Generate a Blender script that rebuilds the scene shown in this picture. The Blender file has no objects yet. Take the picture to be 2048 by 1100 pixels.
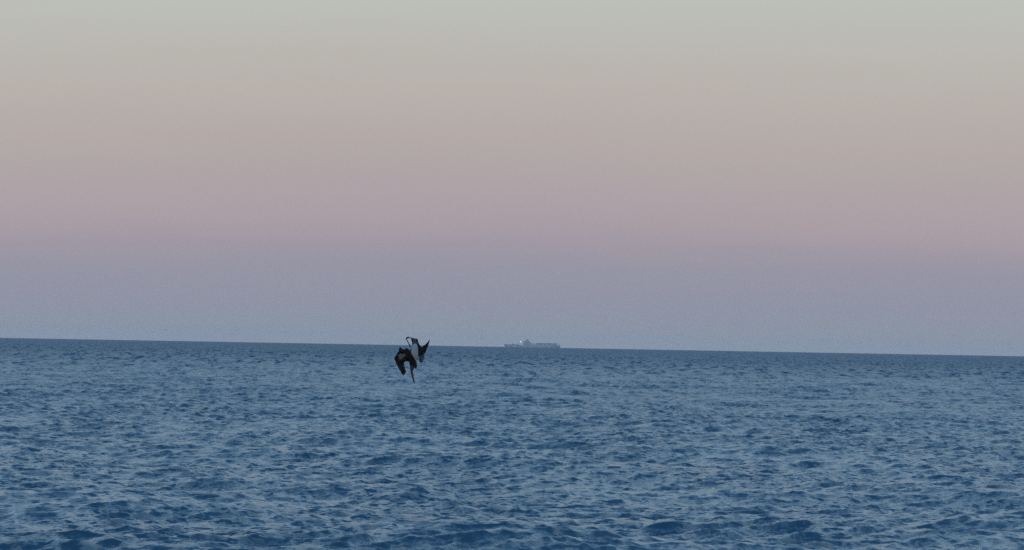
import bpy, bmesh, math, random
import numpy as np
from mathutils import Vector, Matrix, noise

random.seed(7)
rng = np.random.default_rng(11)
R = math.radians
scene = bpy.context.scene
C = scene.collection
EARTH = 6.371e6

# ------------------------------------------------------------ camera
CAM_H = 3.5
cam_data = bpy.data.cameras.new('camera')
cam_data.sensor_width = 36.0
cam_data.lens = 36.0 * 5760 / 2048          # long lens, about 20 degrees wide
cam_data.clip_start = 0.5
cam_data.clip_end = 80000
cam = bpy.data.objects.new('camera', cam_data)
C.objects.link(cam)
cam.matrix_world = (Matrix.Translation((0, 0, CAM_H))
                    @ Matrix.Rotation(R(90 + 1.372), 4, 'X')
                    @ Matrix.Rotation(R(1.035), 4, 'Z'))
scene.camera = cam

# ------------------------------------------------------------ sky
# anti-twilight sky: grey blue earth shadow, rose belt, pale greenish grey, blue overhead
def lin(c):
    return tuple(((x / 255) / 12.92 if x / 255 <= 0.04045 else ((x / 255 + 0.055) / 1.055) ** 2.4) for x in c)

world = bpy.data.worlds.new('World')
scene.world = world
world.use_nodes = True
nt = world.node_tree
nt.nodes.clear()
N = nt.nodes.new
L = nt.links.new
out = N('ShaderNodeOutputWorld')
bg = N('ShaderNodeBackground')
tc = N('ShaderNodeTexCoord')
sep = N('ShaderNodeSeparateXYZ')
L(tc.outputs['Generated'], sep.inputs[0])

def mth(op, a=None, b=None, c=None, tree=None, clamp=False):
    n = (tree or nt).nodes.new('ShaderNodeMath')
    n.operation = op
    n.use_clamp = clamp
    for i, v in enumerate((a, b, c)):
        if v is None:
            continue
        if isinstance(v, (int, float)):
            n.inputs[i].default_value = v
        else:
            (tree or nt).links.new(v, n.inputs[i])
    return n.outputs[0]

# faint horizontal unevenness of the dusk layers
mp = N('ShaderNodeMapping')
mp.inputs['Scale'].default_value = (9, 9, 75)
L(tc.outputs['Generated'], mp.inputs[0])
nz = N('ShaderNodeTexNoise')
nz.inputs['Scale'].default_value = 1.0
nz.inputs['Detail'].default_value = 3
L(mp.outputs[0], nz.inputs['Vector'])
mp2 = N('ShaderNodeMapping')
mp2.inputs['Scale'].default_value = (3, 3, 6)
mp2.inputs['Location'].default_value = (4.1, 0.3, 0)
L(tc.outputs['Generated'], mp2.inputs[0])
nz2 = N('ShaderNodeTexNoise')
nz2.inputs['Scale'].default_value = 1.0
nz2.inputs['Detail'].default_value = 1
L(mp2.outputs[0], nz2.inputs['Vector'])
elev = mth('ARCSINE', sep.outputs['Z'])
elev = mth('MULTIPLY', elev, 180 / math.pi)
n1 = mth('MULTIPLY', mth('SUBTRACT', nz.outputs['Fac'], 0.5), 0.5)
n2 = mth('MULTIPLY', mth('SUBTRACT', nz2.outputs['Fac'], 0.5), 1.0)
elev = mth('ADD', elev, mth('MULTIPLY', mth('ADD', n1, n2), mth('MULTIPLY', elev, 0.5, clamp=True)))
elev = mth('MAXIMUM', elev, 0.0)
pos = mth('SQRT', mth('DIVIDE', elev, 90.0))
ramp = N('ShaderNodeValToRGB')
cr = ramp.color_ramp
cr.interpolation = 'LINEAR'
STOPS = [(0.0, (143, 150, 164)), (0.45, (143, 149, 163)), (0.93, (146, 148, 164)), (1.43, (151, 149, 164)),
         (1.9, (161, 153, 164)), (2.4, (172, 159, 165)), (2.9, (174, 163, 167)), (3.9, (180, 170, 168)),
         (4.9, (185, 178, 172)), (5.9, (187, 185, 178)), (6.9, (189, 193, 186)), (9.5, (197, 218, 231)),
         (14, (195, 226, 246)), (22, (188, 228, 255)), (35, (168, 218, 255)), (60, (134, 187, 242)), (90, (119, 172, 231))]
while len(cr.elements) < len(STOPS):
    cr.elements.new(0.5)
for e, (d, c) in zip(cr.elements, STOPS):
    e.position = math.sqrt(d / 90)
for e, (d, c) in zip(cr.elements, STOPS):
    e.color = (*lin(c), 1)
L(pos, ramp.inputs[0])
# afterglow low in the sky on the side of the set sun, behind the camera
SUN_AZ = R(188)          # measured clockwise from +Y
dotn = N('ShaderNodeVectorMath')
dotn.operation = 'DOT_PRODUCT'
L(tc.outputs['Generated'], dotn.inputs[0])
dotn.inputs[1].default_value = (math.sin(SUN_AZ), math.cos(SUN_AZ), 0.03)
glow = mth('POWER', mth('MAXIMUM', dotn.outputs['Value'], 0.0), 6.0)
mixg = N('ShaderNodeMix')
mixg.data_type = 'RGBA'
L(glow, mixg.inputs['Factor'])
L(ramp.outputs[0], mixg.inputs[6])
mixg.inputs[7].default_value = (0.95, 0.62, 0.36, 1)
L(mixg.outputs[2], bg.inputs['Color'])
bg.inputs['Strength'].default_value = 1.0
L(bg.outputs[0], out.inputs['Surface'])

# last glow of the sun at the horizon behind the camera: very weak and very wide
sun = bpy.data.lights.new('sun', 'SUN')
sun.energy = 0.12
sun.angle = R(25)
sun.color = (1.0, 0.80, 0.66)
so = bpy.data.objects.new('sun', sun)
C.objects.link(so)
sd = Vector((math.sin(SUN_AZ), math.cos(SUN_AZ), math.tan(R(4))))
so.rotation_euler = sd.to_track_quat('Z', 'Y').to_euler()

vs = scene.view_settings
vs.view_transform = 'Standard'
vs.look = 'None'
vs.exposure = 0
vs.gamma = 1
vs.use_curve_mapping = False
scene.cycles.use_denoising = False
scene.cycles.filter_width = 1.5
scene.cycles.max_bounces = 6
scene.cycles.volume_bounces = 0
scene.cycles.caustics_reflective = False

# ------------------------------------------------------------ helpers
def mat(name, col, rough=0.8, spec=0.3, nscale=None, namp=0.25, emis=None):
    m = bpy.data.materials.new(name)
    m.use_nodes = True
    t = m.node_tree
    b = t.nodes['Principled BSDF']
    b.inputs['Roughness'].default_value = rough
    b.inputs['Specular IOR Level'].default_value = spec
    b.inputs['Base Color'].default_value = (*col, 1)
    if nscale:
        co = t.nodes.new('ShaderNodeTexCoord')
        n = t.nodes.new('ShaderNodeTexNoise')
        n.inputs['Scale'].default_value = nscale
        n.inputs['Detail'].default_value = 4
        t.links.new(co.outputs['Object'], n.inputs['Vector'])
        r = t.nodes.new('ShaderNodeValToRGB')
        r.color_ramp.elements[0].position = 0.3
        r.color_ramp.elements[1].position = 0.7
        r.color_ramp.elements[0].color = (*[c * (1 - namp) for c in col], 1)
        r.color_ramp.elements[1].color = (*[min(1, c * (1 + namp)) for c in col], 1)
        t.links.new(n.outputs['Fac'], r.inputs[0])
        t.links.new(r.outputs[0], b.inputs['Base Color'])
    if emis:
        b.inputs['Emission Color'].default_value = (*emis[0], 1)
        b.inputs['Emission Strength'].default_value = emis[1]
    return m

def link(name, me, m=None, parent=None):
    o = bpy.data.objects.new(name, me)
    C.objects.link(o)
    if m:
        me.materials.append(m)
    if parent:
        o.parent = parent
    return o

def bm_obj(name, bm, m, parent=None, smooth=False):
    bmesh.ops.recalc_face_normals(bm, faces=bm.faces)
    me = bpy.data.meshes.new(name)
    bm.to_mesh(me)
    bm.free()
    if smooth:
        for p in me.polygons:
            p.use_smooth = True
    return link(name, me, m, parent)

# ------------------------------------------------------------ sea
def wave_tile(size, n, lam_min, lam_max, wind, wdir, chop, spread=4, peak=None):
    """height and horizontal displacement of a periodic wind sea tile"""
    dk = 2 * math.pi / size
    f = np.fft.fftfreq(n, 1.0 / n) * dk
    kx, ky = np.meshgrid(f, f, indexing='ij')
    k = np.hypot(kx, ky)
    k[0, 0] = 1
    Lw = wind ** 2 / 9.81
    ct = (kx * math.cos(wdir) + ky * math.sin(wdir)) / k
    P = np.exp(-1 / (k * Lw) ** 2) / k ** 4 * (0.12 + np.abs(ct) ** spread) * np.where(ct > 0, 1, 0.25)
    lam = 2 * math.pi / k
    P[(lam < lam_min) | (lam >= lam_max)] = 0
    P[0, 0] = 0
    h = (rng.normal(size=(n, n)) + 1j * rng.normal(size=(n, n))) * np.sqrt(P) * dk
    D = np.fft.ifft2(h)
    Z = D.real
    X = np.fft.ifft2(1j * kx / k * h).real * chop
    Y = np.fft.ifft2(1j * ky / k * h).real * chop
    sc = n * n
    return np.stack([X * sc, Y * sc, Z * sc])

def sample(tile, size, x, y):
    n = tile.shape[1]
    u = (x / size * n) % n
    v = (y / size * n) % n
    i = np.floor(u).astype(int)
    j = np.floor(v).astype(int)
    fu, fv = u - i, v - j
    i %= n
    j %= n
    i1, j1 = (i + 1) % n, (j + 1) % n
    return (tile[:, i, j] * (1 - fu) * (1 - fv) + tile[:, i1, j] * fu * (1 - fv)
            + tile[:, i, j1] * (1 - fu) * fv + tile[:, i1, j1] * fu * fv)

WDIR = R(-100)
WIND = 4.8
A = wave_tile(257.0, 1152, 1.2, 60, WIND, WDIR, 1.3, 6)
B = wave_tile(53.0, 768, 0.32, 1.2, WIND, WDIR + 0.15, 1.2, 6)
gA = 257.0 / 1152
slA = np.std(np.diff(A[2], axis=1) / gA)
gB = 53.0 / 768
slB = np.std(np.diff(B[2], axis=1) / gB)
A *= 0.088 / slA
B *= 0.17 / slB
Cc = wave_tile(23.0, 640, 0.15, 0.32, WIND, WDIR - 0.3, 0.7, 2)
Cc *= 0.05 / np.std(np.diff(Cc[2], axis=1) / (23.0 / 640))
print('wave rms height', A[2].std(), B[2].std())

radii = [0.0, 6, 14, 24, 32, 38]
r = 41.0
while r < 20000:
    radii.append(r)
    if r < 1000:
        r += 0.00165 * r
    else:
        r += 0.00165 * r * (r / 1000) ** 1.7
radii.append(20000)
radii = np.array(radii)
fine = np.radians(np.linspace(-11.7, 11.7, 800))
coarse = np.radians(np.linspace(11.7, 360 - 11.7, 60)[1:-1])
ang = np.concatenate([fine, coarse])
nr, na = len(radii), len(ang)
print('sea grid', nr, na)
rr, aa = np.meshgrid(radii[1:], ang, indexing='ij')
x = rr * np.sin(aa)
y = rr * np.cos(aa)
step = 0.00165 * rr
# waves the mesh spacing cannot carry fade out, their slope goes into the surface roughness
wB = np.clip((1.3 - step) / 0.8, 0, 1)
wC = np.clip((0.34 - step) / 0.2, 0, 1)
wA = np.clip((5.0 - 0.00165 * rr * np.maximum(rr / 1000, 1) ** 1.7) / 3.5, 0, 1)
inwedge = np.abs(aa) < R(11.75)
wA = np.where(inwedge, wA, np.clip(1 - rr / 40, 0, 0) )
wB = np.where(inwedge, wB, 0)
wC = np.where(inwedge, wC, 0)
gust = np.zeros_like(x)
for i in range(9):
    th = rng.uniform(0, math.pi)
    lam = rng.uniform(18, 140)
    gust += np.sin((x * math.cos(th) * 0.6 + y * math.sin(th)) * 2 * math.pi / lam + rng.uniform(0, 7)) / 3
gust = 1 + 0.30 * np.clip(gust, -1.6, 1.6)
dA = sample(A, 257.0, x, y)
ca, sa = math.cos(0.5), math.sin(0.5)
dB = sample(B, 53.0, x * ca + y * sa, -x * sa + y * ca)
dC = sample(Cc, 23.0, x * ca - y * sa, x * sa + y * ca)
px = x + dA[0] * wA + (dB[0] * ca - dB[1] * sa) * wB * gust
py = y + dA[1] * wA + (dB[0] * sa + dB[1] * ca) * wB * gust
px = px + (dC[0] * ca + dC[1] * sa) * wC * gust
py = py + (-dC[0] * sa + dC[1] * ca) * wC * gust
pz = dA[2] * wA + dC[2] * wC * gust + dB[2] * wB * gust - rr ** 2 / (2 * EARTH)
verts = np.concatenate([[[0, 0, 0]], np.stack([px, py, pz], -1).reshape(-1, 3)]).astype(np.float32)
mss = (0.10 ** 2 * (1 - wA) + 0.15 ** 2 * (1 - wB) + 0.06 ** 2 * (1 - wC)) * 2
mss = np.concatenate([[0], mss.ravel()]).astype(np.float32)
idx = np.arange((nr - 1) * na).reshape(nr - 1, na) + 1
a0 = idx[:-1, :]
a1 = idx[1:, :]
b0 = np.roll(a0, -1, axis=1)
b1 = np.roll(a1, -1, axis=1)
quads = np.stack([a0, b0, b1, a1], -1).reshape(-1, 4)[:, ::-1]
tris = np.stack([np.zeros(na, int), idx[0], np.roll(idx[0], -1)], -1)[:, ::-1]
me = bpy.data.meshes.new('sea')
nq, ntri = len(quads), len(tris)
me.vertices.add(len(verts))
me.vertices.foreach_set('co', verts.ravel())
me.loops.add(nq * 4 + ntri * 3)
me.loops.foreach_set('vertex_index', np.concatenate([quads.ravel(), tris.ravel()]).astype(np.int32))
me.polygons.add(nq + ntri)
ls = np.concatenate([np.arange(nq) * 4, nq * 4 + np.arange(ntri) * 3]).astype(np.int32)
me.polygons.foreach_set('loop_start', ls)
me.polygons.foreach_set('use_smooth', np.ones(nq + ntri, bool))
me.update(calc_edges=True)
at = me.attributes.new('fine_slope', 'FLOAT', 'POINT')
at.data.foreach_set('value', mss)
print('sea up', me.polygons[nq // 2].normal.z, 'tris', nq * 2)

m = bpy.data.materials.new('sea_water')
m.use_nodes = True
t = m.node_tree
b = t.nodes['Principled BSDF']
def tn(kind):
    return t.nodes.new(kind)
geo = tn('ShaderNodeNewGeometry')
SLOPES = []
for sc_, amp, seed in (((3.3, 3.3, 0), 1.8, 0.0), ((10.0, 10.0, 0), 1.1, 31.0)):
    mpn = tn('ShaderNodeMapping')
    mpn.inputs['Scale'].default_value = (sc_[0] * 0.75, sc_[1], 1)
    mpn.inputs['Location'].default_value = (seed, seed * 0.7, 0)
    mpn.inputs['Rotation'].default_value = (0, 0, R(12))
    t.links.new(geo.outputs['Position'], mpn.inputs[0])
    nn = tn('ShaderNodeTexNoise')
    nn.noise_dimensions = '2D'
    nn.inputs['Scale'].default_value = 1.0
    nn.inputs['Detail'].default_value = 2.0
    nn.inputs['Roughness'].default_value = 0.6
    t.links.new(mpn.outputs[0], nn.inputs['Vector'])
    sb = tn('ShaderNodeVectorMath')
    sb.operation = 'SUBTRACT'
    t.links.new(nn.outputs['Color'], sb.inputs[0])
    sb.inputs[1].default_value = (0.5, 0.5, 0.5)
    ml = tn('ShaderNodeVectorMath')
    ml.operation = 'MULTIPLY'
    t.links.new(sb.outputs[0], ml.inputs[0])
    ml.inputs[1].default_value = (amp, amp, 0)
    SLOPES.append(ml.outputs[0])
sm = tn('ShaderNodeVectorMath')
t.links.new(SLOPES[0], sm.inputs[0])
t.links.new(SLOPES[1], sm.inputs[1])
# smoother and more ruffled patches of water
pm = tn('ShaderNodeMapping')
pm.inputs['Scale'].default_value = (0.16, 0.07, 1)
t.links.new(geo.outputs['Position'], pm.inputs[0])
pn = tn('ShaderNodeTexNoise')
pn.noise_dimensions = '2D'
pn.inputs['Scale'].default_value = 1
pn.inputs['Detail'].default_value = 3
t.links.new(pm.outputs[0], pn.inputs['Vector'])
mr = tn('ShaderNodeMapRange')
mr.inputs['From Min'].default_value = 0.35
mr.inputs['From Max'].default_value = 0.68
mr.inputs['To Min'].default_value = 0.6
mr.inputs['To Max'].default_value = 1.5
t.links.new(pn.outputs['Fac'], mr.inputs['Value'])
# wave groups too far off for the mesh: long blotches of slope, at two headings
fs = tn('ShaderNodeAttribute')
fs.attribute_name = 'fine_slope'
fw = mth('MULTIPLY', fs.outputs['Fac'], 45.0, tree=t, clamp=True)
far_sum = None
for rot, sx, sy, seed in ((14, 0.95, 0.075, 3.0), (-17, 0.7, 0.11, 17.0)):
    mpn = tn('ShaderNodeMapping')
    mpn.vector_type = 'TEXTURE'
    mpn.inputs['Scale'].default_value = (1 / sx, 1 / sy, 1)
    mpn.inputs['Location'].default_value = (seed, seed, 0)
    mpn.inputs['Rotation'].default_value = (0, 0, R(rot * 0.2))
    t.links.new(geo.outputs['Position'], mpn.inputs[0])
    nn = tn('ShaderNodeTexNoise')
    nn.noise_dimensions = '2D'
    nn.inputs['Scale'].default_value = 1.0
    nn.inputs['Detail'].default_value = 2.0
    t.links.new(mpn.outputs[0], nn.inputs['Vector'])
    sb = tn('ShaderNodeVectorMath')
    sb.operation = 'SUBTRACT'
    t.links.new(nn.outputs['Color'], sb.inputs[0])
    sb.inputs[1].default_value = (0.5, 0.5, 0.5)
    ml = tn('ShaderNodeVectorMath')
    ml.operation = 'MULTIPLY'
    t.links.new(sb.outputs[0], ml.inputs[0])
    ml.inputs[1].default_value = (1.3, 2.2, 0)
    if far_sum is None:
        far_sum = ml.outputs[0]
    else:
        a2 = tn('ShaderNodeVectorMath')
        t.links.new(far_sum, a2.inputs[0])
        t.links.new(ml.outputs[0], a2.inputs[1])
        far_sum = a2.outputs[0]
fsc = tn('ShaderNodeVectorMath')
fsc.operation = 'SCALE'
t.links.new(far_sum, fsc.inputs[0])
t.links.new(fw, fsc.inputs['Scale'])
sm2 = tn('ShaderNodeVectorMath')
t.links.new(sm.outputs[0], sm2.inputs[0])
t.links.new(fsc.outputs[0], sm2.inputs[1])
sm = sm2
scl = tn('ShaderNodeVectorMath')
scl.operation = 'SCALE'
t.links.new(sm.outputs[0], scl.inputs[0])
t.links.new(mr.outputs[0], scl.inputs['Scale'])
ad = tn('ShaderNodeVectorMath')
t.links.new(geo.outputs['Normal'], ad.inputs[0])
t.links.new(scl.outputs[0], ad.inputs[1])
nm = tn('ShaderNodeVectorMath')
nm.operation = 'NORMALIZE'
t.links.new(ad.outputs[0], nm.inputs[0])
t.links.new(nm.outputs[0], b.inputs['Normal'])
atn = tn('ShaderNodeAttribute')
atn.attribute_name = 'fine_slope'
# Blender roughness = sqrt(alpha), alpha^2 = 2 * slope variance
al = mth('SQRT', mth('ADD', mth('MULTIPLY', atn.outputs['Fac'], 1.3, tree=t), 0.002, tree=t), tree=t)
rgh = mth('SQRT', al, tree=t)
t.links.new(rgh, b.inputs['Roughness'])
b.inputs['IOR'].default_value = 1.333
b.inputs['Specular IOR Level'].default_value = 0.5
b.inputs['Base Color'].default_value = (0.010, 0.057, 0.108, 1)
sea = link('sea', me, m)
sea['kind'] = 'structure'

# ------------------------------------------------------------ haze
HZ = True
if HZ:
    bm = bmesh.new()
    bmesh.ops.create_cube(bm, size=1)
    for v in bm.verts:
        v.co = Vector((v.co.x * 42000, v.co.y * 42000, -34 if v.co.z < 0 else 60))
    hm = bpy.data.materials.new('haze')
    hm.use_nodes = True
    ht = hm.node_tree
    ht.nodes.clear()
    ho = ht.nodes.new('ShaderNodeOutputMaterial')
    pv = ht.nodes.new('ShaderNodeVolumePrincipled')
    pv.inputs['Color'].default_value = (0.82, 0.89, 0.97, 1)
    pv.inputs['Density'].default_value = 2.8e-5
    ht.links.new(pv.outputs[0], ho.inputs['Volume'])
    haze = bm_obj('haze', bm, hm)
    haze['kind'] = 'stuff'

# ------------------------------------------------------------ the ship on the horizon
SHIP_D = 14000.0
ship = bpy.data.objects.new('cargo_ship', None)
C.objects.link(ship)
ship.location = (-32.3, SHIP_D, -SHIP_D ** 2 / (2 * EARTH))
ship['label'] = 'hazy blue grey cargo ship far off on the horizon line with one bright light'
ship['category'] = 'ship'

M_hull = mat('ship_hull_paint', (0.24, 0.33, 0.48), 0.5, nscale=0.05)
M_deck = mat('ship_deck_paint', (0.20, 0.27, 0.38), 0.7)
M_white = mat('ship_white_paint', (0.34, 0.43, 0.56), 0.5, nscale=0.05, namp=0.1)
M_win = mat('ship_window_glass', (0.08, 0.11, 0.15), 0.1, 0.5)
M_fun = mat('ship_funnel_paint', (0.14, 0.20, 0.34), 0.5)
M_box = [mat('container_paint', c, 0.6, nscale=0.3, namp=0.15) for c in
         ((0.23, 0.31, 0.46), (0.27, 0.33, 0.44), (0.30, 0.31, 0.40), (0.23, 0.33, 0.42))]
M_lamp = mat('floodlight_glow', (0.8, 0.8, 0.8), 0.4, emis=((0.85, 0.93, 1.0), 1.7))

def box(bm, x0, x1, y0, y1, z0, z1, taper=0.0):
    vs_ = [bm.verts.new((xx, yy, z0)) for xx, yy in ((x0, y0), (x1, y0), (x1, y1), (x0, y1))]
    tp = [bm.verts.new((xx, yy, z1)) for xx, yy in ((x0 + taper, y0 + taper), (x1 - taper, y0 + taper), (x1 - taper, y1 - taper), (x0 + taper, y1 - taper))]
    bm.faces.new(vs_[::-1])
    bm.faces.new(tp)
    for i in range(4):
        j = (i + 1) % 4
        bm.faces.new((vs_[i], vs_[j], tp[j], tp[i]))

def sbox(name, *a, m=None, parent=None, taper=0.0):
    bm = bmesh.new()
    box(bm, *a, taper=taper)
    return bm_obj(name, bm, m, parent or ship)

# hull, bow to the left (x = 0), stern at x = 272; sections from stem to stern
bm = bmesh.new()
rows = []
secs = [(0, 0.2, 18, 0.2, 6), (4, 2.2, 17.6, 0.4, 3), (12, 7, 17.0, 2.5, 1), (28, 14, 15.6, 9, -2), (55, 18.5, 14.6, 17, -4),
        (120, 19, 14.2, 18.5, -4), (210, 19, 14.2, 18.5, -4), (250, 18.5, 14.4, 14, -3), (268, 17, 14.8, 8, 2), (272, 16, 15, 6, 6)]
for xx, wt, zt, wb, zb in secs:
    rows.append([bm.verts.new(p) for p in ((xx, -wt, zt), (xx, -(wt * .6 + wb * .4), zt * .5 + zb * .5), (xx + (2 if xx < 20 else 0), -wb, zb),
                                             (xx + (2 if xx < 20 else 0), wb, zb), (xx, wt * .6 + wb * .4, zt * .5 + zb * .5), (xx, wt, zt))])
for p, q in zip(rows, rows[1:]):
    for i in range(6):
        j = (i + 1) % 6
        bm.faces.new((p[i], p[j], q[j], q[i]))
bm.faces.new(rows[0][::-1])
bm.faces.new(rows[-1])
hull = bm_obj('hull', bm, M_hull, ship)
# foredeck
sbox('forecastle', 9, 22, -8, 8, 17, 19.5, m=M_hull, taper=1)
bm = bmesh.new()
box(bm, 12.4, 13.6, -.6, .6, 19.5, 35, taper=0.3)
box(bm, 12.7, 13.3, -4, 4, 30, 31)
bm_obj('foremast', bm, M_white, ship)
for k, (xa, h) in enumerate(((27, 3.0), (42, 4.4), (57, 4.4))):
    sbox('hatch_cover', xa, xa + 12.5, -16, 16, 14.4, 14.6 + h, m=M_deck)
for xa in (40.6, 70.6):
    bm = bmesh.new()
    box(bm, xa - .7, xa + .7, -1.2, 1.2, 14.3, 27)
    box(bm, xa - 9, xa - .7, -.5, .5, 24, 25)
    bm_obj('deck_crane', bm, M_white, ship)
# accommodation block and bridge
acc = sbox('accommodation_block', 92, 130, -16, 16, 14.2, 31, m=M_white)
for k in range(5):
    for xa in np.arange(94.5, 127, 4.0):
        sbox('window', xa, xa + 1.6, -16.12, -15.9, 16.2 + 3 * k, 17.7 + 3 * k, m=M_win, parent=acc)
br = sbox('bridge', 94, 122, -19.5, 19.5, 31, 36, m=M_white, taper=0.8)
sbox('bridge_window', 95, 121, -19.3, -19.0, 33, 34.4, m=M_win, parent=br)
fn = sbox('funnel', 106, 119, -5, 5, 36, 43, m=M_fun, taper=1.2)
bm = bmesh.new()
box(bm, 99.6, 100.4, -.4, .4, 36, 46)
box(bm, 98, 102, -.2, .2, 42, 42.5)
bm_obj('radar_mast', bm, M_white, ship)
sbox('aft_house', 130, 150, -15, 15, 14.2, 24, m=M_white)
# lamp on a short post ahead of the bridge
bm = bmesh.new()
box(bm, 80.5, 81.5, -1, 1, 14.2, 29)
post = bm_obj('light_post', bm, M_white, ship)
bm = bmesh.new()
bmesh.ops.create_uvsphere(bm, u_segments=12, v_segments=8, radius=2.4)
bmesh.ops.translate(bm, verts=bm.verts, vec=(81, -1.5, 30.4))
lamp = bm_obj('floodlight', bm, M_lamp, post, True)
lamp['label'] = 'bright white deck light'
# container bays on the after half
hts = (11.4, 12.6, 12.6, 11.4, 12.6, 12.6, 11.4, 12.4)
for k in range(8):
    xa = 153 + k * 13.2
    sbox('container_stack', xa, xa + 12.3, -17.5, 17.5, 14.35, 14.35 + hts[k], m=M_box[(k * 3 + 1) % 4])
bm = bmesh.new()
box(bm, 260, 270, -14, 14, 15, 20.5, taper=1)
bm_obj('poop_deck_house', bm, M_white, ship)

# ------------------------------------------------------------ the diving pelican
BU = 0.001547
pel = bpy.data.objects.new('pelican', None)
C.objects.link(pel)
pel['label'] = 'dark brown pelican with pale belly plunging head first towards the sea, wings half folded'
pel['category'] = 'bird'

M_dark = mat('dark_brown_plumage', (0.014, 0.011, 0.010), 0.75, 0.15, nscale=30)
M_quill = mat('black_flight_feather', (0.011, 0.010, 0.011), 0.6, 0.2, nscale=40)
M_pale = mat('pale_underwing_covert', (0.12, 0.12, 0.12), 0.85, 0.1, nscale=35)
M_bluish = mat('grey_plumage', (0.06, 0.08, 0.105), 0.85, 0.1, nscale=35)
M_bill = mat('grey_horn_bill', (0.010, 0.014, 0.024), 0.4, 0.4, nscale=40)
M_pouch = mat('dark_pouch_skin', (0.010, 0.012, 0.018), 0.5, 0.3, nscale=40)
M_leg = mat('dark_leg_skin', (0.03, 0.035, 0.045), 0.6, 0.3)
M_web = mat('pale_web_skin', (0.17, 0.21, 0.27), 0.7, 0.2)
M_eye = mat('dark_eye', (0.003, 0.003, 0.003), 0.1, 0.5)

def P(u, v, d=0.0):
    """u, v in the bird's own flat units (1.5 mm), d depth away from the viewer in metres"""
    return Vector(((u - 500) * BU, d, (550 - v) * BU))

# body: one continuous skinned surface, tail root to head, with both wing arms
def skin_mesh(name, pts, edges, root):
    me = bpy.data.meshes.new(name)
    me.from_pydata([p[0] for p in pts], edges, [])
    o = bpy.data.objects.new(name, me)
    C.objects.link(o)
    o.modifiers.new('skin', 'SKIN')
    s = me.skin_vertices[0].data if me.skin_vertices else None
    if s is None:
        bmx = bmesh.new()
        bmx.from_mesh(me)
        bmx.verts.layers.skin.verify()
        bmx.to_mesh(me)
        bmx.free()
        s = me.skin_vertices[0].data
    for i, p in enumerate(pts):
        rad = p[1]
        s[i].radius = rad if isinstance(rad, tuple) else (rad, rad)
        s[i].use_root = (i == root)
    sub = o.modifiers.new('sub', 'SUBSURF')
    sub.levels = sub.render_levels = 2
    dg = bpy.context.evaluated_depsgraph_get()
    ev = o.evaluated_get(dg)
    me2 = bpy.data.meshes.new_from_object(ev)
    bpy.data.objects.remove(o)
    bpy.data.meshes.remove(me)
    for p in me2.polygons:
        p.use_smooth = True
    return me2

pts = [(P(548, 285, .02), .035), (P(545, 330, .01), .072), (P(540, 400, 0), .100), (P(535, 470, -.01), .105), (P(515, 530, -.02), .098),
       (P(513, 585, -.04), .090), (P(518, 635, -.06), .084), (P(522, 668, -.07), .055),
       (P(450, 470, .03), .050), (P(360, 410, .07), .032), (P(280, 470, .08), .026), (P(240, 540, .06), .022), (P(300, 640, .03), .014),
       (P(590, 520, .05), .040), (P(625, 500, .11), .028), (P(645, 560, .13), .018), (P(672, 480, .14), .011)]
edges = [(0, 1), (1, 2), (2, 3), (3, 4), (4, 5), (5, 6), (6, 7), (3, 8), (8, 9), (9, 10), (10, 11), (11, 12), (3, 13), (13, 14), (14, 15), (15, 16)]
bme = skin_mesh('body', pts, edges, 3)
# plumage: white belly on the side turned right, dark brown elsewhere
pb = bpy.data.materials.new('body_plumage')
pb.use_nodes = True
tt = pb.node_tree
bb = tt.nodes['Principled BSDF']
bb.inputs['Roughness'].default_value = 0.85
bb.inputs['Specular IOR Level'].default_value = 0.15
att = tt.nodes.new('ShaderNodeAttribute')
att.attribute_name = 'belly'
co = tt.nodes.new('ShaderNodeTexCoord')
nn = tt.nodes.new('ShaderNodeTexNoise')
nn.inputs['Scale'].default_value = 28
nn.inputs['Detail'].default_value = 4
tt.links.new(co.outputs['Object'], nn.inputs['Vector'])
fa = mth('ADD', att.outputs['Fac'], mth('MULTIPLY', mth('SUBTRACT', nn.outputs['Fac'], 0.5, tree=tt), 0.5, tree=tt), tree=tt)
rp = tt.nodes.new('ShaderNodeValToRGB')
rp.color_ramp.elements[0].position = 0.35
rp.color_ramp.elements[0].color = (0.009, 0.007, 0.007, 1)
rp.color_ramp.elements[1].position = 0.65
rp.color_ramp.elements[1].color = (0.25, 0.28, 0.32, 1)
tt.links.new(fa, rp.inputs[0])
tt.links.new(rp.outputs[0], bb.inputs['Base Color'])
body = link('body', bme, pb, pel)
n = len(bme.vertices)
vals = []
for v in bme.vertices:
    u = v.co.x / BU + 500
    w = 550 - v.co.z / BU
    edge = 492 + max(0, (w - 440)) * 0.62          # border between dark flank and pale belly
    f = (u - edge) / 40 + 0.5
    if w < 285 or w > 600:
        f = 0
    if u > 618:
        f = 0
    if v.co.y > 0.07:
        f = 0
    vals.append(max(0, min(1, f)))
a_ = bme.attributes.new('belly', 'FLOAT', 'POINT')
a_.data.foreach_set('value', vals)

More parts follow.
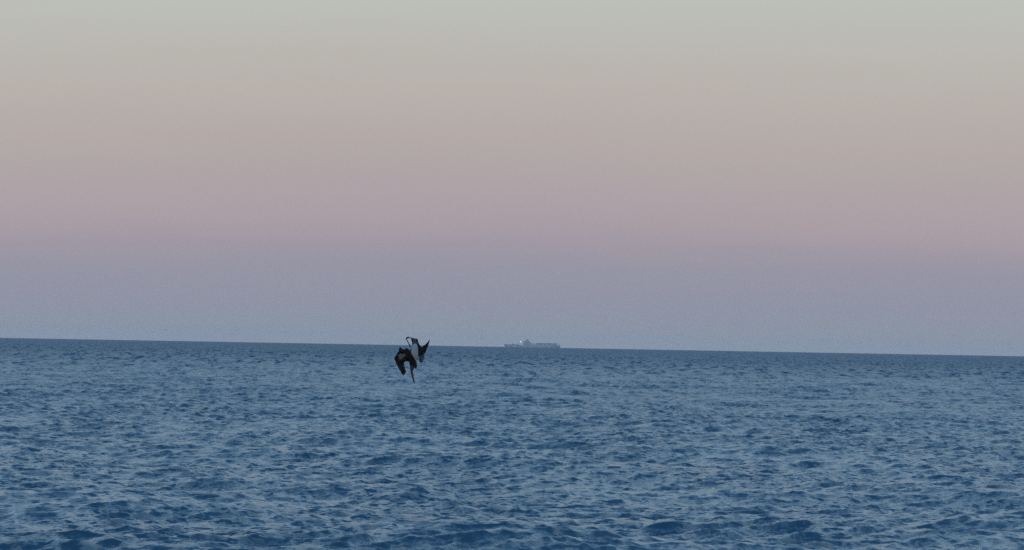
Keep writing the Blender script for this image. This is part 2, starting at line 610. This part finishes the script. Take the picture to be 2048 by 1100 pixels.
def blade(bm, p0, p1, w, face=Vector((0, -1, 0)), bend=0.0, thick=0.004, tipround=0.55):
    """one feather: cambered closed blade from root p0 to tip p1"""
    ax = (p1 - p0)
    Ln = ax.length
    ax = ax / Ln
    side = ax.cross(face).normalized()
    up = side.cross(ax).normalized()
    st = [(0, .35), (.12, .75), (.35, 1), (.6, 1), (.8, .85), (.93, tipround), (1.0, .08)]
    ra = []
    for s_, ww in st:
        c = p0 + ax * (s_ * Ln) + side * (bend * Ln * math.sin(s_ * math.pi))
        h = w * .5 * ww
        ra.append([bm.verts.new(c - side * h), bm.verts.new(c + up * h * .22 + up * thick), bm.verts.new(c + side * h), bm.verts.new(c + up * h * .22 - up * thick)])
    for p, q in zip(ra, ra[1:]):
        for i in range(4):
            j = (i + 1) % 4
            bm.faces.new((p[i], p[j], q[j], q[i]))
    bm.faces.new(ra[0][::-1])
    bm.faces.new(ra[-1])

def feather(name, parent, m, u0, v0, u1, v1, w, d0=0.0, d1=0.0, bend=0.0, tr=.55):
    bm = bmesh.new()
    blade(bm, P(u0, v0, d0), P(u1, v1, d1), w * BU, bend=bend, tipround=tr)
    return bm_obj(name, bm, m, parent, True)

def covert_sheet(name, m, rows_, parent):
    bm = bmesh.new()
    for (u0, v0, u1, v1, w, d0, d1) in rows_:
        blade(bm, P(u0, v0, d0), P(u1, v1, d1), w * BU, tipround=.7)
    return bm_obj(name, bm, m, parent, True)

# left wing: swept out, wrist low left, tip pointing down
lw = covert_sheet('wing', M_dark, [
    (455, 500, 330, 390, 80, .02, .06), (330, 470, 312, 352, 52, .05, .07), (345, 440, 300, 385, 60, .05, .07),
    (400, 470, 412, 362, 46, .03, .05), (430, 480, 436, 375, 46, .03, .05), (470, 480, 465, 400, 46, .02, .03),
    (300, 420, 262, 500, 42, .05, .06), (285, 470, 228, 545, 46, .05, .05), (380, 440, 470, 500, 90, .03, .02),
    (320, 400, 420, 460, 70, .05, .03), (420, 420, 480, 540, 80, .03, .01), (470, 420, 505, 520, 60, .0, -.02),
    (270, 505, 400, 505, 120, .055, .04), (330, 440, 350, 580, 100, .055, .045), (380, 500, 490, 520, 100, .035, .0)], pel)
lw['label'] = 'near wing bent at the wrist with its tip pointing down'
PR = [(238, 540, 345, 742, 46), (248, 550, 378, 800, 44), (262, 560, 398, 778, 44), (285, 570, 412, 752, 40), (300, 575, 392, 712, 44),
      (318, 575, 380, 682, 44), (332, 570, 372, 645, 46), (235, 520, 300, 640, 50)]
for k, (a1_, a2_, a3_, a4_, w) in enumerate(PR):
    feather('flight_feather', lw, M_quill, a1_, a2_, a3_, a4_, w, .05 + .004 * k, .0 + .006 * k, bend=-.02)
SE = [(262, 520, 335, 630, 44), (340, 540, 365, 620, 44), (352, 530, 385, 588, 44), (370, 515, 405, 574, 44), (390, 510, 428, 570, 44),
      (415, 500, 450, 572, 46), (440, 490, 480, 590, 46), (310, 575, 350, 545, 40)]
for k, (a1_, a2_, a3_, a4_, w) in enumerate(SE):
    feather('flight_feather', lw, M_quill, a1_, a2_, a3_, a4_, w, .045 - .003 * k, .035 - .003 * k)
gp = covert_sheet('underwing_coverts', M_pale, [
    (300, 462, 318, 565, 34, .03, .03), (322, 455, 330, 572, 34, .027, .027), (345, 455, 345, 545, 34, .024, .025),
    (368, 455, 362, 520, 34, .02, .022), (392, 455, 385, 500, 30, .018, .02)], lw)
gp['label'] = 'pale grey patch of coverts'

# right wing: folded into a V, tip pointing up
rw = covert_sheet('wing', M_dark, [
    (600, 500, 578, 300, 56, .06, .05), (615, 510, 600, 330, 56, .08, .07), (632, 520, 622, 345, 56, .10, .09), (648, 520, 648, 345, 52, .11, .10),
    (660, 500, 672, 345, 46, .12, .11), (655, 470, 640, 340, 60, .11, .10)], pel)
rw['label'] = 'far wing folded into a V with its tip pointing up'
PR = [(650, 520, 772, 222, 36), (645, 520, 760, 245, 40), (640, 510, 745, 262, 42), (636, 500, 722, 285, 44), (630, 490, 695, 308, 46),
      (625, 480, 672, 330, 48), (618, 470, 645, 338, 48), (612, 460, 622, 312, 40), (606, 450, 605, 288, 36), (600, 440, 588, 252, 32), (596, 420, 576, 212, 30), (592, 400, 566, 250, 30)]
for k, (a1_, a2_, a3_, a4_, w) in enumerate(PR):
    feather('flight_feather', rw, M_quill, a1_, a2_, a3_, a4_, w, .11 - .004 * k, .13 - .008 * k, tr=.4)
sh = covert_sheet('wrist_coverts', M_bluish, [
    (620, 470, 636, 590, 40, .09, .10), (640, 470, 652, 592, 42, .09, .10), (662, 460, 668, 560, 36, .10, .10), (678, 420, 682, 510, 26, .10, .11)], rw)
sh['label'] = 'blue grey wrist coverts'

# tail
tail = covert_sheet('tail', M_bluish, [(540, 320, 520, 262, 40, .0, .02), (550, 320, 552, 250, 44, .0, .02), (556, 325, 575, 262, 40, .0, .02)], pel)
for k, (u1, v1) in enumerate(((505, 232), (522, 216), (540, 208), (558, 206), (575, 212), (588, 228))):
    feather('tail_feather', tail, M_quill if k in (0, 4, 5) else M_bluish, 545 + (k - 2.5) * 5, 310, u1, v1, 26, .01, .03)

# feet trailing behind: leg, web and three toes each
def tube(bm, path, rads, seg=7):
    rings = []
    for i, p in enumerate(path):
        a = path[min(i + 1, len(path) - 1)] - path[max(i - 1, 0)]
        q = a.to_track_quat('Z', 'Y')
        rings.append([bm.verts.new(p + q @ Vector((math.cos(2 * math.pi * j / seg) * rads[i], math.sin(2 * math.pi * j / seg) * rads[i], 0))) for j in range(seg)])
    for p, q in zip(rings, rings[1:]):
        for i in range(seg):
            j = (i + 1) % seg
            bm.faces.new((p[i], p[j], q[j], q[i]))
    bm.faces.new(rings[0][::-1])
    bm.faces.new(rings[-1])

def foot(leg_pts, toes, d):
    bm = bmesh.new()
    tube(bm, [P(*q, d) for q in leg_pts], [.020, .013, .011, .012][:len(leg_pts)])
    f = bm_obj('leg', bm, M_leg, pel, True)
    an = leg_pts[-1]
    for tp in toes:
        bm = bmesh.new()
        mid = ((an[0] + tp[0]) / 2 + 3, (an[1] + tp[1]) / 2 - 3)
        tube(bm, [P(*an, d), P(*mid, d - .004), P(*tp, d - .01)], [.011, .009, .004])
        bm_obj('toe', bm, M_leg, f, True)
    bm = bmesh.new()
    c = [bm.verts.new(P(*an, d))] + [bm.verts.new(P(*tp, d - .008)) for tp in toes]
    cb = [bm.verts.new(v.co + Vector((0, .004, 0))) for v in c]
    k = len(c)
    bm.faces.new(c)
    bm.faces.new(cb[::-1])
    for i in range(k):
        j = (i + 1) % k
        bm.faces.new((c[i], cb[i], cb[j], c[j]))
    bm_obj('web', bm, M_web, f)

foot([(478, 345), (450, 300), (425, 250), (402, 218)], [(412, 192), (445, 182), (478, 196)], .0)
foot([(512, 330), (506, 285), (500, 258), (492, 240)], [(470, 196), (505, 200), (538, 204)], .03)

# bill: long upper mandible, with the pouch folded against it
bm = bmesh.new()
tube(bm, [P(498, 640, -.10), P(496, 690, -.105), P(508, 760, -.115), P(522, 820, -.12), P(538, 868, -.12), P(547, 900, -.12), P(545, 920, -.12)],
     [.040, .031, .023, .021, .019, .020, .006], 10)
bill = bm_obj('bill', bm, M_bill, pel, True)
bm = bmesh.new()
tube(bm, [P(535, 640, -.09), P(512, 690, -.10), P(517, 760, -.11), P(530, 820, -.115), P(540, 860, -.118)], [.055, .028, .018, .014, .008], 10)
bm_obj('pouch', bm, M_pouch, bill, True)
bm = bmesh.new()
tube(bm, [P(560, 590, -.04), P(568, 640, -.05), P(566, 682, -.06)], [.03, .026, .020], 8)
bm_obj('throat_fold', bm, M_dark, bill, True)
bm = bmesh.new()
bmesh.ops.create_uvsphere(bm, u_segments=10, v_segments=8, radius=.009)
bmesh.ops.translate(bm, verts=bm.verts, vec=P(492, 640, -.118))
bm_obj('eye', bm, M_eye, pel, True)


# exact place: seventy metres out, a few metres above the water
BIRD_D = 70.0
pel.location = (-2.396, BIRD_D, 3.067)
